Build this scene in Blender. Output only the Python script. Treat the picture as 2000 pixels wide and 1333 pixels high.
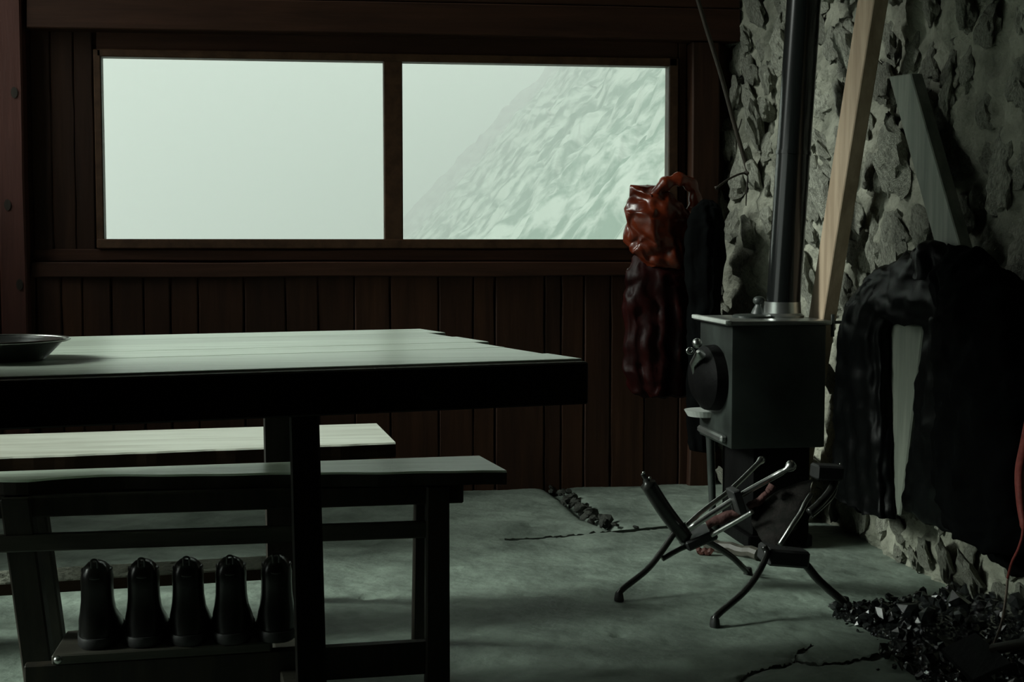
import bpy, bmesh, math, random
import numpy as np
from mathutils import Vector, Matrix, Euler, noise
R = math.radians
random.seed(7)
S = bpy.context.scene
for o in list(bpy.data.objects): bpy.data.objects.remove(o)

# ------------------------------------------------------------------ camera
cam_d = bpy.data.cameras.new('camera'); cam = bpy.data.objects.new('camera', cam_d)
S.collection.objects.link(cam); S.camera = cam
cam_d.sensor_width = 36; cam_d.lens = 2780/2000*36
cam_d.clip_start = .02; cam_d.clip_end = 900
cam.location = (0, 0, .94)
cam.rotation_euler = (R(90) - math.atan(186.5/2780), 0, -R(8.2))

# ------------------------------------------------------------------ light and exposure
S.view_settings.view_transform = 'Standard'
try: S.view_settings.look = 'None'
except Exception: pass
S.view_settings.exposure = 0; S.view_settings.gamma = 1; S.view_settings.use_curve_mapping = False
SKY = 1.15; SUN = 4.0
W = bpy.data.worlds.new('sky'); S.world = W; W.use_nodes = True
nt = W.node_tree; nt.nodes.clear()
g = nt.nodes.new('ShaderNodeTexCoord'); sx = nt.nodes.new('ShaderNodeSeparateXYZ')
mx = nt.nodes.new('ShaderNodeMath'); mx.operation = 'MAXIMUM'; mx.inputs[1].default_value = 0
ma = nt.nodes.new('ShaderNodeMath'); ma.operation = 'MULTIPLY_ADD'; ma.inputs[1].default_value = 2*SKY; ma.inputs[2].default_value = SKY
bg = nt.nodes.new('ShaderNodeBackground'); bg.inputs[0].default_value = (.93, 1, .93, 1)
wo = nt.nodes.new('ShaderNodeOutputWorld')
nt.links.new(g.outputs['Generated'], sx.inputs[0]); nt.links.new(sx.outputs['Z'], mx.inputs[0])
nt.links.new(mx.outputs[0], ma.inputs[0]); nt.links.new(ma.outputs[0], bg.inputs[1]); nt.links.new(bg.outputs[0], wo.inputs[0])
sd = bpy.data.lights.new('hazy_sun', 'SUN'); sun = bpy.data.objects.new('hazy_sun', sd); S.collection.objects.link(sun)
sd.energy = SUN; sd.angle = R(18); sd.color = (.93, 1, .92)
AZ, EL = R(2), R(28)                                # azimuth from the left towards the window wall, elevation
tosun = Vector((-math.cos(AZ)*math.cos(EL), math.sin(AZ)*math.cos(EL), math.sin(EL)))
sun.rotation_euler = tosun.to_track_quat('Z', 'Y').to_euler()

# ------------------------------------------------------------------ helpers
FPX = 2780.0; cu = cam.rotation_euler.to_matrix(); CL = Vector(cam.location)
def ray(x, y): return cu @ Vector(((x-1000)/FPX, (666.5-y)/FPX, -1))
def PZ(x, y, z=0.):
    d = ray(x, y); return CL + d*((z-CL.z)/d.z)
def PX(x, y, X):
    d = ray(x, y); return CL + d*((X-CL.x)/d.x)
def PY(x, y, Y):
    d = ray(x, y); return CL + d*((Y-CL.y)/d.y)

WL = {}
def tag(o, label=None, cat=None, group=None, kind=None):
    if label: o['label'] = label
    if cat: o['category'] = cat
    if group: o['group'] = group
    if kind: o['kind'] = kind
    return o
def empty(name, loc, label=None, cat=None, group=None, kind=None):
    o = bpy.data.objects.new(name, None); S.collection.objects.link(o); o.location = loc
    o.empty_display_size = .05; WL[o.name] = Vector(loc)
    return tag(o, label, cat, group, kind)
def obj(name, bm, m, parent=None, smooth=False, **k):
    me = bpy.data.meshes.new(name)
    vs = [v.co for v in bm.verts]
    c = Vector(((min(v.x for v in vs)+max(v.x for v in vs))/2, (min(v.y for v in vs)+max(v.y for v in vs))/2, min(v.z for v in vs)))
    bmesh.ops.translate(bm, verts=bm.verts, vec=-c)
    bmesh.ops.recalc_face_normals(bm, faces=bm.faces)
    bm.to_mesh(me); bm.free()
    if smooth is not False:
        me.shade_smooth()
        if smooth is not True: me.set_sharp_from_angle(angle=R(smooth))
    if m: me.materials.append(m)
    o = bpy.data.objects.new(name, me); S.collection.objects.link(o)
    WL[o.name] = c
    if parent: o.parent = parent; o.location = c - WL[parent.name]
    else: o.location = c
    return tag(o, **k)
def inst(src, name, loc, parent=None, rot=None, scale=None, **k):
    o = src.copy(); o.name = name; S.collection.objects.link(o)
    for q in ('label', 'category', 'group', 'kind'):
        if q in o: del o[q]
    o.location = Vector(loc) - (WL[parent.name] if parent else Vector())
    o.parent = parent
    if rot is not None: o.rotation_euler = rot
    if scale is not None: o.scale = scale
    WL[o.name] = Vector(loc)
    return tag(o, **k)
def new(): return bmesh.new()
def box(bm, lo, hi, bev=.0, M=None, seg=1):
    r = bmesh.ops.create_cube(bm, size=1)['verts']
    lo = Vector(lo); hi = Vector(hi)
    for v in r: v.co = Vector(((v.co.x+.5)*(hi.x-lo.x)+lo.x, (v.co.y+.5)*(hi.y-lo.y)+lo.y, (v.co.z+.5)*(hi.z-lo.z)+lo.z))
    if bev > 0:
        es = list({e for v in r for e in v.link_edges})
        q = bmesh.ops.bevel(bm, geom=es, offset=bev, segments=seg, affect='EDGES', profile=.6)
        r = list({v for f in q['faces'] for v in f.verts} | {v for v in r if v.is_valid})
    if M is not None:
        for v in r: v.co = M @ v.co
    return r
def hexa(bm, P8, bev=.0):
    """a box from eight corners: four bottom ccw, four top ccw"""
    v = [bm.verts.new(p) for p in P8]
    for q in ((0,3,2,1), (4,5,6,7), (0,1,5,4), (1,2,6,5), (2,3,7,6), (3,0,4,7)): bm.faces.new([v[i] for i in q])
    if bev: bmesh.ops.bevel(bm, geom=list({e for x in v for e in x.link_edges}), offset=bev, segments=1, affect='EDGES')
def tube(bm, pts, rad, n=10, caps=True, flat=1.0):
    pts = [Vector(p) for p in pts]
    rs = rad if isinstance(rad, (list, tuple)) else [rad]*len(pts)
    up = None; rings = []
    for i, p in enumerate(pts):
        t = (pts[min(i+1, len(pts)-1)] - pts[max(i-1, 0)]).normalized()
        if up is None:
            up = Vector((0,0,1)) if abs(t.z) < .9 else Vector((1,0,0))
        a = (up - t*up.dot(t)).normalized(); up = a; b = t.cross(a)
        rings.append([bm.verts.new(p + (a*math.cos(2*math.pi*k/n)*flat + b*math.sin(2*math.pi*k/n))*rs[i]) for k in range(n)])
    for A, B in zip(rings, rings[1:]):
        for k in range(n): bm.faces.new((A[k], A[(k+1)%n], B[(k+1)%n], B[k]))
    if caps: bm.faces.new(rings[0][::-1]); bm.faces.new(rings[-1])
def spline(pts, n=6):
    pts = [Vector(p) for p in pts]; out = []
    for i in range(len(pts)-1):
        p0 = pts[max(i-1,0)]; p1 = pts[i]; p2 = pts[i+1]; p3 = pts[min(i+2, len(pts)-1)]
        for k in range(n):
            t = k/n
            out.append(.5*((2*p1)+(p2-p0)*t+(2*p0-5*p1+4*p2-p3)*t*t+(3*p1-p0-3*p2+p3)*t**3))
    out.append(pts[-1]); return out
def lathe(bm, prof, c, n=24, axis='Z', sy=1.0):
    c = Vector(c); rings = []
    for r, z in prof:
        ring = []
        for k in range(n):
            a = 2*math.pi*k/n; v = Vector((r*math.cos(a), r*math.sin(a)*sy, z))
            if axis == 'X': v = Vector((v.z, v.x, v.y))
            ring.append(bm.verts.new(c+v))
        rings.append(ring)
    for A, B in zip(rings, rings[1:]):
        for k in range(n): bm.faces.new((A[k], A[(k+1)%n], B[(k+1)%n], B[k]))
    bm.faces.new(rings[0][::-1]); bm.faces.new(rings[-1])
def fb(v, o=4, h=.6): return noise.fractal(Vector(v), h, 2.1, o)

# ------------------------------------------------------------------ materials
def mat(name, c1, c2=None, rough=.6, scale=(8,8,8), bump=.0, bscale=60, spec=.5, metal=0., detail=5, c3=None, lo=.35, hi=.65, rv=0., coord='Object', bdist=.01, rnd=.12, sheen=0., tr=0.):
    m = bpy.data.materials.new(name); m.use_nodes = True; n = m.node_tree; L = n.links
    b = n.nodes['Principled BSDF']
    b.inputs['Roughness'].default_value = rough; b.inputs['Specular IOR Level'].default_value = spec; b.inputs['Metallic'].default_value = metal
    if sheen: b.inputs['Sheen Weight'].default_value = sheen
    tc = n.nodes.new('ShaderNodeTexCoord'); mp = n.nodes.new('ShaderNodeMapping'); mp.inputs['Scale'].default_value = scale
    oi = n.nodes.new('ShaderNodeObjectInfo'); va = n.nodes.new('ShaderNodeVectorMath'); va.operation = 'MULTIPLY_ADD'
    va.inputs[1].default_value = (17.3, 9.1, 13.7)
    L.new(oi.outputs['Random'], va.inputs[0]); L.new(tc.outputs[coord], va.inputs[2])
    L.new((va.outputs[0] if coord == 'Object' else tc.outputs[coord]), mp.inputs[0])
    nz = n.nodes.new('ShaderNodeTexNoise'); nz.inputs['Scale'].default_value = 1; nz.inputs['Detail'].default_value = detail; nz.inputs['Roughness'].default_value = .62
    nz.inputs['Distortion'].default_value = .35
    L.new(mp.outputs[0], nz.inputs['Vector'])
    cr = n.nodes.new('ShaderNodeValToRGB'); e = cr.color_ramp.elements
    c2 = c2 or c1
    e[0].position = lo; e[0].color = (*c1, 1); e[1].position = hi; e[1].color = (*c2, 1)
    if c3: q = e.new(min(.98, hi+.12)); q.color = (*c3, 1)
    L.new(nz.outputs['Fac'], cr.inputs[0])
    hs = n.nodes.new('ShaderNodeHueSaturation'); mr = n.nodes.new('ShaderNodeMapRange')
    mr.inputs['To Min'].default_value = 1-rnd; mr.inputs['To Max'].default_value = 1+rnd
    L.new(oi.outputs['Random'], mr.inputs[0]); L.new(mr.outputs[0], hs.inputs['Value']); L.new(cr.outputs[0], hs.inputs['Color'])
    L.new(hs.outputs[0], b.inputs['Base Color'])
    if rv:
        rm = n.nodes.new('ShaderNodeMapRange'); rm.inputs['To Min'].default_value = max(0, rough-rv); rm.inputs['To Max'].default_value = min(1, rough+rv)
        L.new(nz.outputs['Fac'], rm.inputs[0]); L.new(rm.outputs[0], b.inputs['Roughness'])
    if bump:
        n2 = n.nodes.new('ShaderNodeTexNoise'); n2.inputs['Scale'].default_value = bscale; n2.inputs['Detail'].default_value = 6
        if coord == 'Object' and bscale < 5:      # follow the stretched grain
            n2.inputs['Scale'].default_value = bscale; L.new(mp.outputs[0], n2.inputs['Vector'])
        else: L.new(tc.outputs[coord], n2.inputs['Vector'])
        bp = n.nodes.new('ShaderNodeBump'); bp.inputs['Strength'].default_value = bump; bp.inputs['Distance'].default_value = bdist
        L.new(n2.outputs['Fac'], bp.inputs['Height']); L.new(bp.outputs[0], b.inputs['Normal'])
    if tr:
        out = n.nodes['Material Output']; t = n.nodes.new('ShaderNodeBsdfTranslucent'); L.new(hs.outputs[0], t.inputs[0])
        mi = n.nodes.new('ShaderNodeMixShader'); mi.inputs[0].default_value = tr
        L.new(b.outputs[0], mi.inputs[1]); L.new(t.outputs[0], mi.inputs[2]); L.new(mi.outputs[0], out.inputs[0])
    return m
M = {}
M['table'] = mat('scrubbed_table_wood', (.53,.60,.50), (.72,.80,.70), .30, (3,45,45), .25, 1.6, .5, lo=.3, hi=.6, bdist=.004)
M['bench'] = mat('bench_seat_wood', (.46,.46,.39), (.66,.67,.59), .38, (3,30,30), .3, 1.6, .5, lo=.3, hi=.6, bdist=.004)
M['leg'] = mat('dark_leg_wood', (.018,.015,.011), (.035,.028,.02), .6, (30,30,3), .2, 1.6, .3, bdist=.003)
M['debris'] = mat('dark_broken_concrete', (.022,.024,.02), (.06,.065,.055), .8, (30,30,30), .4, 60, .2)
M['crack'] = mat('crack_dirt', (.05,.058,.048), (.08,.09,.077), .9, (30,30,30))
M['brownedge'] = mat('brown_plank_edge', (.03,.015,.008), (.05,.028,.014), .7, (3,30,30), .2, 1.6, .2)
M['rail'] = mat('dark_rail_wood', (.045,.042,.033), (.08,.075,.06), .5, (3,30,30), .2, 1.6, .4, bdist=.003)
M['boardv'] = mat('dark_wall_boards_upright', (.026,.0105,.005), (.058,.024,.0115), .65, (26,26,2.2), .3, 1.6, .25, lo=.3, hi=.72, bdist=.004, rnd=.3)
M['boardh'] = mat('dark_wall_beam_level', (.036,.0145,.008), (.075,.031,.017), .65, (2.2,26,26), .3, 1.6, .25, lo=.3, hi=.72, bdist=.004)
M['post'] = mat('reddish_post_wood', (.055,.019,.014), (.10,.037,.028), .6, (30,30,2.4), .25, 1.6, .3, lo=.25, hi=.7, bdist=.004)
M['sash'] = mat('window_sash_wood', (.06,.028,.013), (.11,.055,.028), .5, (20,20,20), .1, 30, .4)
M['stone'] = mat('limestone_rubble', (.17,.175,.14), (.46,.47,.39), .8, (9,9,5), .9, 26, .3, c3=(.62,.64,.56), lo=.32, hi=.62, bdist=.02, rnd=.22)
M['mortar'] = mat('old_lime_mortar', (.12,.125,.098), (.31,.315,.255), .9, (7,7,7), .9, 30, .2, lo=.3, hi=.65, bdist=.02, rnd=0)
M['floor'] = mat('worn_concrete_floor', (.098,.122,.102), (.275,.335,.282), .62, (4.5,4.5,4.5), .8, 24, .35, detail=8, lo=.32, hi=.66, rv=.12, bdist=.008, rnd=0)
M['iron'] = mat('black_cast_iron', (.014,.017,.015), (.032,.040,.035), .42, (6,6,6), .25, 40, .45, bdist=.002, rv=.08, rnd=0)
M['irondark'] = mat('darkened_iron', (.0015,.0015,.0015), (.003,.003,.003), .6, (6,6,6), .2, 40, .08)  # darker copy of the iron, shade on the stove put into the colour
M['ironlid'] = mat('worn_iron_rim', (.35,.37,.35), (.5,.52,.5), .28, (9,9,9), .1, 60, .7, metal=.9, bdist=.002)
M['litpale'] = mat('pale_painted_highlight', (.38,.41,.38), (.52,.55,.51), .35, (9,9,9), .1, 60, .8)  # pale tone standing for light on the lid edge and ash shelf
M['pipe'] = mat('stove_pipe_sheet', (.006,.007,.007), (.010,.012,.011), .17, (5,5,2), .06, 20, .45, metal=.0, bdist=.002, rnd=0)
M['chrome'] = mat('worn_steel_tube', (.35,.36,.34), (.5,.51,.49), .3, (30,30,30), .05, 60, .6, metal=1)
M['tubedark'] = mat('dark_enamel_tube', (.010,.010,.009), (.02,.02,.018), .28, (30,30,30), .05, 60, .6)
M['rubber'] = mat('black_rubber', (.012,.012,.012), (.02,.02,.02), .6)
M['canvas'] = mat('dark_canvas', (.018,.018,.016), (.035,.03,.028), .85, (40,40,40), .3, 200, .2)
M['redcloth'] = mat('faded_red_canvas', (.08,.035,.033), (.13,.065,.06), .8, (40,40,40), .3, 200, .2)
M['pine'] = mat('pale_sawn_pine', (.25,.185,.125), (.42,.33,.235), .6, (24,24,2.5), .3, 1.6, .3, lo=.3, hi=.66, bdist=.004)
M['greyboard'] = mat('weathered_grey_board', (.12,.14,.115), (.24,.26,.215), .6, (24,24,2.5), .3, 1.6, .3, lo=.3, hi=.66, bdist=.004)
M['coat'] = mat('black_oiled_cloth', (.0008,.0011,.0011), (.002,.0025,.0025), .42, (8,8,8), .25, 30, .09, bdist=.004, rnd=0)
M['blackcoat'] = mat('black_wool', (.001,.0012,.0012), (.0025,.003,.003), .95, (8,8,8), .25, 30, .03, rnd=0)
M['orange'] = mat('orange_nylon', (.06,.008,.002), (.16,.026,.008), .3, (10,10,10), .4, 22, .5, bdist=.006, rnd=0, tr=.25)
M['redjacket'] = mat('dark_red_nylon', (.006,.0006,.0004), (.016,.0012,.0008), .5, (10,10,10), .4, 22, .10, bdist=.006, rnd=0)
M['redcord'] = mat('red_webbing', (.16,.03,.024), (.24,.05,.04), .6, (40,40,40), .2, 90, .3, rnd=0)
M['cord'] = mat('pale_cord', (.22,.17,.14), (.34,.27,.22), .7, (60,60,60))
M['coal'] = mat('glossy_coal', (.008,.009,.009), (.02,.022,.022), .12, (14,14,14), .15, 40, 1., bdist=.004, rv=.06, rnd=.3)
M['boot'] = mat('dark_boot_leather', (.005,.005,.0045), (.012,.011,.01), .28, (14,14,14), .2, 60, .6, bdist=.002)
M['bowl'] = mat('dark_pewter', (.10,.105,.10), (.17,.175,.17), .25, (14,14,14), .1, 60, .6, metal=.9, bdist=.002)
M['snow'] = mat('scrub_and_snow_slope', (.17,.205,.185), (.31,.325,.31), .95, (1.5,.7,1.3), .0, 1, .05, detail=9, lo=.43, hi=.57, rnd=0)
M['ground'] = mat('outdoor_ground', (.20,.23,.2), (.26,.29,.26), .9, (.2,.2,.2), rnd=0)
M['plaster'] = mat('dark_interior_boards', (.05,.038,.028), (.09,.07,.05), .8, (2,12,12), .2, 1.6, .2, rnd=0)
gm = bpy.data.materials.new('window_glass'); gm.use_nodes = True; n = gm.node_tree; n.nodes.clear()
o_ = n.nodes.new('ShaderNodeOutputMaterial'); mi = n.nodes.new('ShaderNodeMixShader'); tp = n.nodes.new('ShaderNodeBsdfTransparent'); gl = n.nodes.new('ShaderNodeBsdfGlossy')
tp.inputs[0].default_value = (.96,.98,.965,1); gl.inputs['Roughness'].default_value = .03; fr = n.nodes.new('ShaderNodeFresnel'); fr.inputs[0].default_value = 1.35
n.links.new(fr.outputs[0], mi.inputs[0]); n.links.new(tp.outputs[0], mi.inputs[1]); n.links.new(gl.outputs[0], mi.inputs[2]); n.links.new(mi.outputs[0], o_.inputs[0])
M['glass'] = gm

# ------------------------------------------------------------------ outside: misty mountainside
WY = 5.4; WT = .14                                     # inner face and thickness of the window wall
def hill_h(x, y):
    # ridge climbing to the right, seen beyond the right pane
    d = x - .030*y - 1.2
    h = max(0, d)*1.0
    n_ = fb((x*.045, y*.03, 3), 6)*3.0*min(1, max(0, d/14)) + fb((x*.5, y*.4, 8), 4)*.55*min(1, max(0, d/3))
    return -1.2 + h + n_
bm = new(); nx, ny = 200, 110; G = []
for j in range(ny):
    y = 13 + 177*(j/(ny-1))**1.6
    row = []
    for i in range(nx):
        x = (-.10 + .62*i/(nx-1))*y*1.0
        row.append(bm.verts.new((x, y, hill_h(x, y))))
    G.append(row)
for j in range(ny-1):
    for i in range(nx-1): bm.faces.new((G[j][i], G[j][i+1], G[j+1][i+1], G[j+1][i]))
obj('mountainside', bm, M['snow'], smooth=True, label='pale misty snow-patched mountainside seen through the right window pane', cat='hillside')
bm = new(); box(bm, (-120, -60, -1.6), (120, 260, -1.2)); obj('ground', bm, M['ground'], kind='structure')
# drifting mist in front of the slope: a real, thin, even volume
fm = bpy.data.materials.new('mist'); fm.use_nodes = True; n = fm.node_tree; n.nodes.clear()
o_ = n.nodes.new('ShaderNodeOutputMaterial'); vs_ = n.nodes.new('ShaderNodeVolumeScatter'); va_ = n.nodes.new('ShaderNodeVolumeAbsorption'); ad = n.nodes.new('ShaderNodeAddShader')
FOG = .016; ALB = .82
vs_.inputs['Color'].default_value = (1,.80,.93,1); vs_.inputs['Density'].default_value = FOG*ALB
va_.inputs['Color'].default_value = (0,0,0,1); va_.inputs['Density'].default_value = FOG*(1-ALB)
n.links.new(vs_.outputs[0], ad.inputs[0]); n.links.new(va_.outputs[0], ad.inputs[1]); n.links.new(ad.outputs[0], o_.inputs['Volume'])
bm = new(); box(bm, (-30, 14, -1.19), (130, 210, 30)); obj('mist', bm, fm, None, label='thin pale mist hanging in front of the mountainside', cat='mist', kind='stuff')

# ------------------------------------------------------------------ floor
def pl(pts): return np.array([[PZ(x, y).x, PZ(x, y).y] for x, y in pts])
CR = [  # crack polylines (floor points), half width, depth
 (pl([(985,1053),(1060,1050),(1130,1046),(1210,1036),(1300,1028),(1380,1012)]), .005, .011),
 (pl([(1440,1333),(1478,1312),(1510,1306),(1545,1300),(1556,1276),(1590,1262)]), .004, .009),
 (pl([(1556,1290),(1600,1300),(1660,1292),(1720,1280)]), .004, .009),
]
EDGE = pl([(1060,935),(1098,962),(1130,990),(1160,1012),(1215,1034)])
def segd(X, Y, pts):
    d = np.full(X.shape, 9.)
    for (x0, y0), (x1, y1) in zip(pts, pts[1:]):
        L2 = (x1-x0)**2+(y1-y0)**2; t = np.clip(((X-x0)*(x1-x0)+(Y-y0)*(y1-y0))/L2, 0, 1)
        d = np.minimum(d, np.hypot(X-x0-t*(x1-x0), Y-y0-t*(y1-y0)))
    return d
def grid_obj(name, xs, ys, Z, m, **k):
    ni, nj = len(xs), len(ys)
    XX, YY = np.meshgrid(xs, ys)
    co = np.stack([XX, YY, Z], -1).reshape(-1, 3)
    idx = np.arange(ni*nj).reshape(nj, ni)
    f = np.stack([idx[:-1,:-1], idx[:-1,1:], idx[1:,1:], idx[1:,:-1]], -1).reshape(-1, 4)
    me = bpy.data.meshes.new(name); me.from_pydata(co.tolist(), [], f.tolist()); me.shade_smooth(); me.materials.append(m)
    o = bpy.data.objects.new(name, me); S.collection.objects.link(o); WL[o.name] = Vector(); return tag(o, **k)
xs = np.concatenate([np.arange(-1.0, 2.0, .011)]); ys = np.arange(2.5, 5.46, .011)
XX, YY = np.meshgrid(xs, ys)
nzv = np.zeros(XX.shape)
cs = 4
sub = np.array([[fb((x*2.3, y*2.3, 0), 6)*.009 + fb((x*9, y*9, 5), 3)*.0022 for x in xs[::cs]] for y in ys[::cs]])
iy = np.clip(np.arange(len(ys))/cs, 0, sub.shape[0]-1.001); ix = np.clip(np.arange(len(xs))/cs, 0, sub.shape[1]-1.001)
y0 = iy.astype(int)[:,None]; x0 = ix.astype(int)[None,:]; fy = (iy-iy.astype(int))[:,None]; fx = (ix-ix.astype(int))[None,:]
nzv = sub[y0,x0]*(1-fy)*(1-fx)+sub[y0+1,x0]*fy*(1-fx)+sub[y0,x0+1]*(1-fy)*fx+sub[y0+1,x0+1]*fy*fx
rs = np.random.RandomState(3)
jit = rs.rand(*XX.shape)*.0012
for pts, hw, dp in CR:
    d = segd(XX + .006*np.sin(YY*90), YY + .006*np.sin(XX*80), pts); nzv -= dp*np.exp(-(d/hw)**2)
de = segd(XX, YY, EDGE)
nzv -= .035*np.exp(-(de/.035)**2)
for k in range(46):                                     # small pits and chips
    px, py = rs.rand()*1.7+.0, rs.rand()*2+2.9
    r_ = .006+.012*rs.rand(); nzv -= .006*np.exp(-(((XX-px)/(r_*1.5))**2+((YY-py)/r_)**2))
nzv += jit
grid_obj('floor', xs, ys, nzv, M['floor'], kind='structure')
fl = bpy.data.objects['floor']
for nm, lo, hi in (('a', (-3.2,-2.2,-.1), (-1.0,5.4,-.002)), ('b', (-1.0,-2.2,-.1), (2.0,2.5,-.002)), ('c', (-3.2,-2.2,-.2), (2.0,5.46,-.1))):
    bm = new(); box(bm, lo, hi); obj('slab', bm, M['floor'], fl)

# dirt-filled cracks lying in the grooves
for pts, hw, dp in CR:
    bm = new(); L_ = []; P_ = []
    for (xa, ya), (xb, yb) in zip(pts, pts[1:]):
        for q in range(14):
            t = q/14; P_.append((xa+(xb-xa)*t, ya+(yb-ya)*t))
    P_.append(tuple(pts[-1]))
    for i, (x, y) in enumerate(P_):
        a = P_[max(i-1,0)]; b = P_[min(i+1,len(P_)-1)]; d = Vector((b[0]-a[0], b[1]-a[1], 0)).normalized(); nn = Vector((-d.y, d.x, 0))
        w_ = hw*.30*(.35+.9*abs(noise.noise(Vector((x*30, y*30, 2)))))*min(1, i/4+.1, (len(P_)-1-i)/4+.1)
        c = Vector((x, y, 0))+nn*.010*noise.noise(Vector((x*16, y*16, 7))); gx = int(round((c.x-xs[0])/(xs[1]-xs[0]))); gy = int(round((c.y-ys[0])/(ys[1]-ys[0])))
        z = float(nzv[min(max(gy,0),len(ys)-1), min(max(gx,0),len(xs)-1)])
        c.z = max(z, -.006)+.0055
        L_.append((bm.verts.new(c+nn*w_), bm.verts.new(c-nn*w_), bm.verts.new(c-nn*w_-Vector((0,0,.01))), bm.verts.new(c+nn*w_-Vector((0,0,.01)))))
    for A, B in zip(L_, L_[1:]):
        for k in range(4): bm.faces.new((A[k], A[(k+1)%4], B[(k+1)%4], B[k]))
    obj('crack', bm, M['crack'], fl)
# rubble in the broken edge of the slab
def lump(seed, r=(1,1,1), sub=2, amp=.35, flat=1.):
    bm = new(); bmesh.ops.create_icosphere(bm, subdivisions=sub, radius=1)
    rr = random.Random(seed); off = Vector((rr.random()*40, rr.random()*40, rr.random()*40))
    pl_ = [(Vector((rr.gauss(0,1), rr.gauss(0,1), rr.gauss(0,1))).normalized(), .55+.3*rr.random()) for _ in range(9)]
    for v in bm.verts:
        d = v.co.normalized()
        s = 1.
        for nrm, h in pl_:
            q = d.dot(nrm)
            if q > 0: s = min(s, h/q)
        s *= 1+amp*noise.noise(d*2.2+off)
        v.co = Vector((d.x*s*r[0], d.y*s*r[1], d.z*s*r[2]))
    return bm
rubble = [obj('fragment', lump(s, (1,1,.6), 2, .5), M['debris'], fl) for s in range(3)]
for i, o in enumerate(rubble):
    p = EDGE[1+i]; o.location = (p[0], p[1], -.012); o.scale = (.02,.024,.02)
for k in range(60):
    t = random.random()*(len(EDGE)-1); i = int(t); p = EDGE[i]*(1-t+i)+EDGE[i+1]*(t-i)
    s = .008+.016*random.random()**1.5
    inst(rubble[k%3], 'fragment', (p[0]+random.gauss(0,.020), p[1]+random.gauss(0,.025), -.010+.006*random.random()), fl, (random.random(), random.random(), random.random()*6), (s*1.3, s, s))

# ------------------------------------------------------------------ window wall
wf = empty('wall_front', (0, WY, 0), kind='structure')
def X5(x, y=470): return PY(x, y, WY).x
def Z5(y, x=1000): return PY(x, y, WY).z
bm = new()                                              # masonry/boarding behind everything, with the opening
OL, OR, OB, OT = X5(205), X5(1309), Z5(467), Z5(108, 200)+.0
def shell(lo, hi): box(bm, lo, hi)
yo, yi = WY+WT, WY+.075
shell((-3.2, yi, -.2), (OL-.03, yo, 3.5)); shell((OR+.03, yi, -.2), (2.3, yo, 3.5))
shell((OL-.03, yi, -.2), (OR+.03, yo, OB-.03)); shell((OL-.03, yi, OT+.03), (OR+.03, yo, 3.5))
obj('backing', bm, M['boardh'], wf)
def wboard(x0, x1, z0, z1, y0=None, d=.03, name='board', m='boardv', bev=.004, vert=True):
    bm = new(); y0 = WY if y0 is None else y0
    wob = [random.gauss(0, .0012) for _ in range(8)]
    n_ = 8
    # slightly wavy edges along the length
    prev = None
    vs = []
    for i in range(n_+1):
        t = i/n_
        if vert:
            z = z0+(z1-z0)*t; a = x0+wob[i%8]; b = x1+wob[(i+3)%8]
            vs.append([bm.verts.new(p) for p in ((a+bev, y0, z), (b-bev, y0, z), (b, y0+bev, z), (b, y0+d, z), (a, y0+d, z), (a, y0+bev, z))])
        else:
            x = x0+(x1-x0)*t; a = z0+wob[i%8]*1.5; b = z1+wob[(i+3)%8]*1.5
            vs.append([bm.verts.new(p) for p in ((x, y0, a+bev), (x, y0, b-bev), (x, y0+bev, b), (x, y0+d, b), (x, y0+d, a), (x, y0+bev, a))])
    for A, B in zip(vs, vs[1:]):
        for k in range(6): bm.faces.new((A[k], A[(k+1)%6], B[(k+1)%6], B[k]))
    bm.faces.new(vs[0][::-1]); bm.faces.new(vs[-1])
    return obj(name, bm, M[m], wf)
# upright boards below the window, seams read from the photo
seams = [66, 116, 157, 214, 278, 330, 385, 475, 556, 620, 692, 762, 857, 925, 968, 1065, 1098, 1143, 1195, 1262, 1330, 1400]
xsm = [-3.15, -2.9, -2.66, -2.4, -2.15, -1.9, -1.66, -1.42, -1.2] + [X5(s) for s in seams]
zt = Z5(532)
for a, b in zip(xsm, xsm[1:]):
    wboard(a+.0025, b-.0025, -.02, zt+.01, WY+.012+random.random()*.006, .035)
wboard(X5(62), 1.72, Z5(540), Z5(512), WY-.004, .03, 'sill_rail', 'boardh', vert=False)
wboard(X5(62), 1.72, Z5(510), Z5(487), WY+.045, .02, 'board', 'boardh', vert=False)
# reddish post on the left with knots
wboard(X5(4), X5(56), -.02, 2.4, WY-.05, .08, 'post', 'post', .006)
p_ = bpy.data.objects['post']
for (kx, ky) in ((40,198), (22,405), (42,552)):
    bm = new(); lathe(bm, [(.001,-.002), (.009,-.002), (.012,.003)], (0,0,0), 12)
    for v in bm.verts: v.co = Vector((v.co.x, -v.co.z, v.co.y*1.7)) + Vector((X5(kx), WY-.0505, Z5(ky)))
    obj('knot', bm, M['leg'], p_)
wboard(-1.3, X5(-4), -.02, 2.4, WY+.0, .03, 'board', 'boardv')
# recessed upright boards between post and sash
for a, b in ((60,100),(100,146),(146,184)):
    wboard(X5(a)+.001, X5(b)-.001, Z5(512), Z5(52, 60)+.02, WY+.05, .02)
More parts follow.
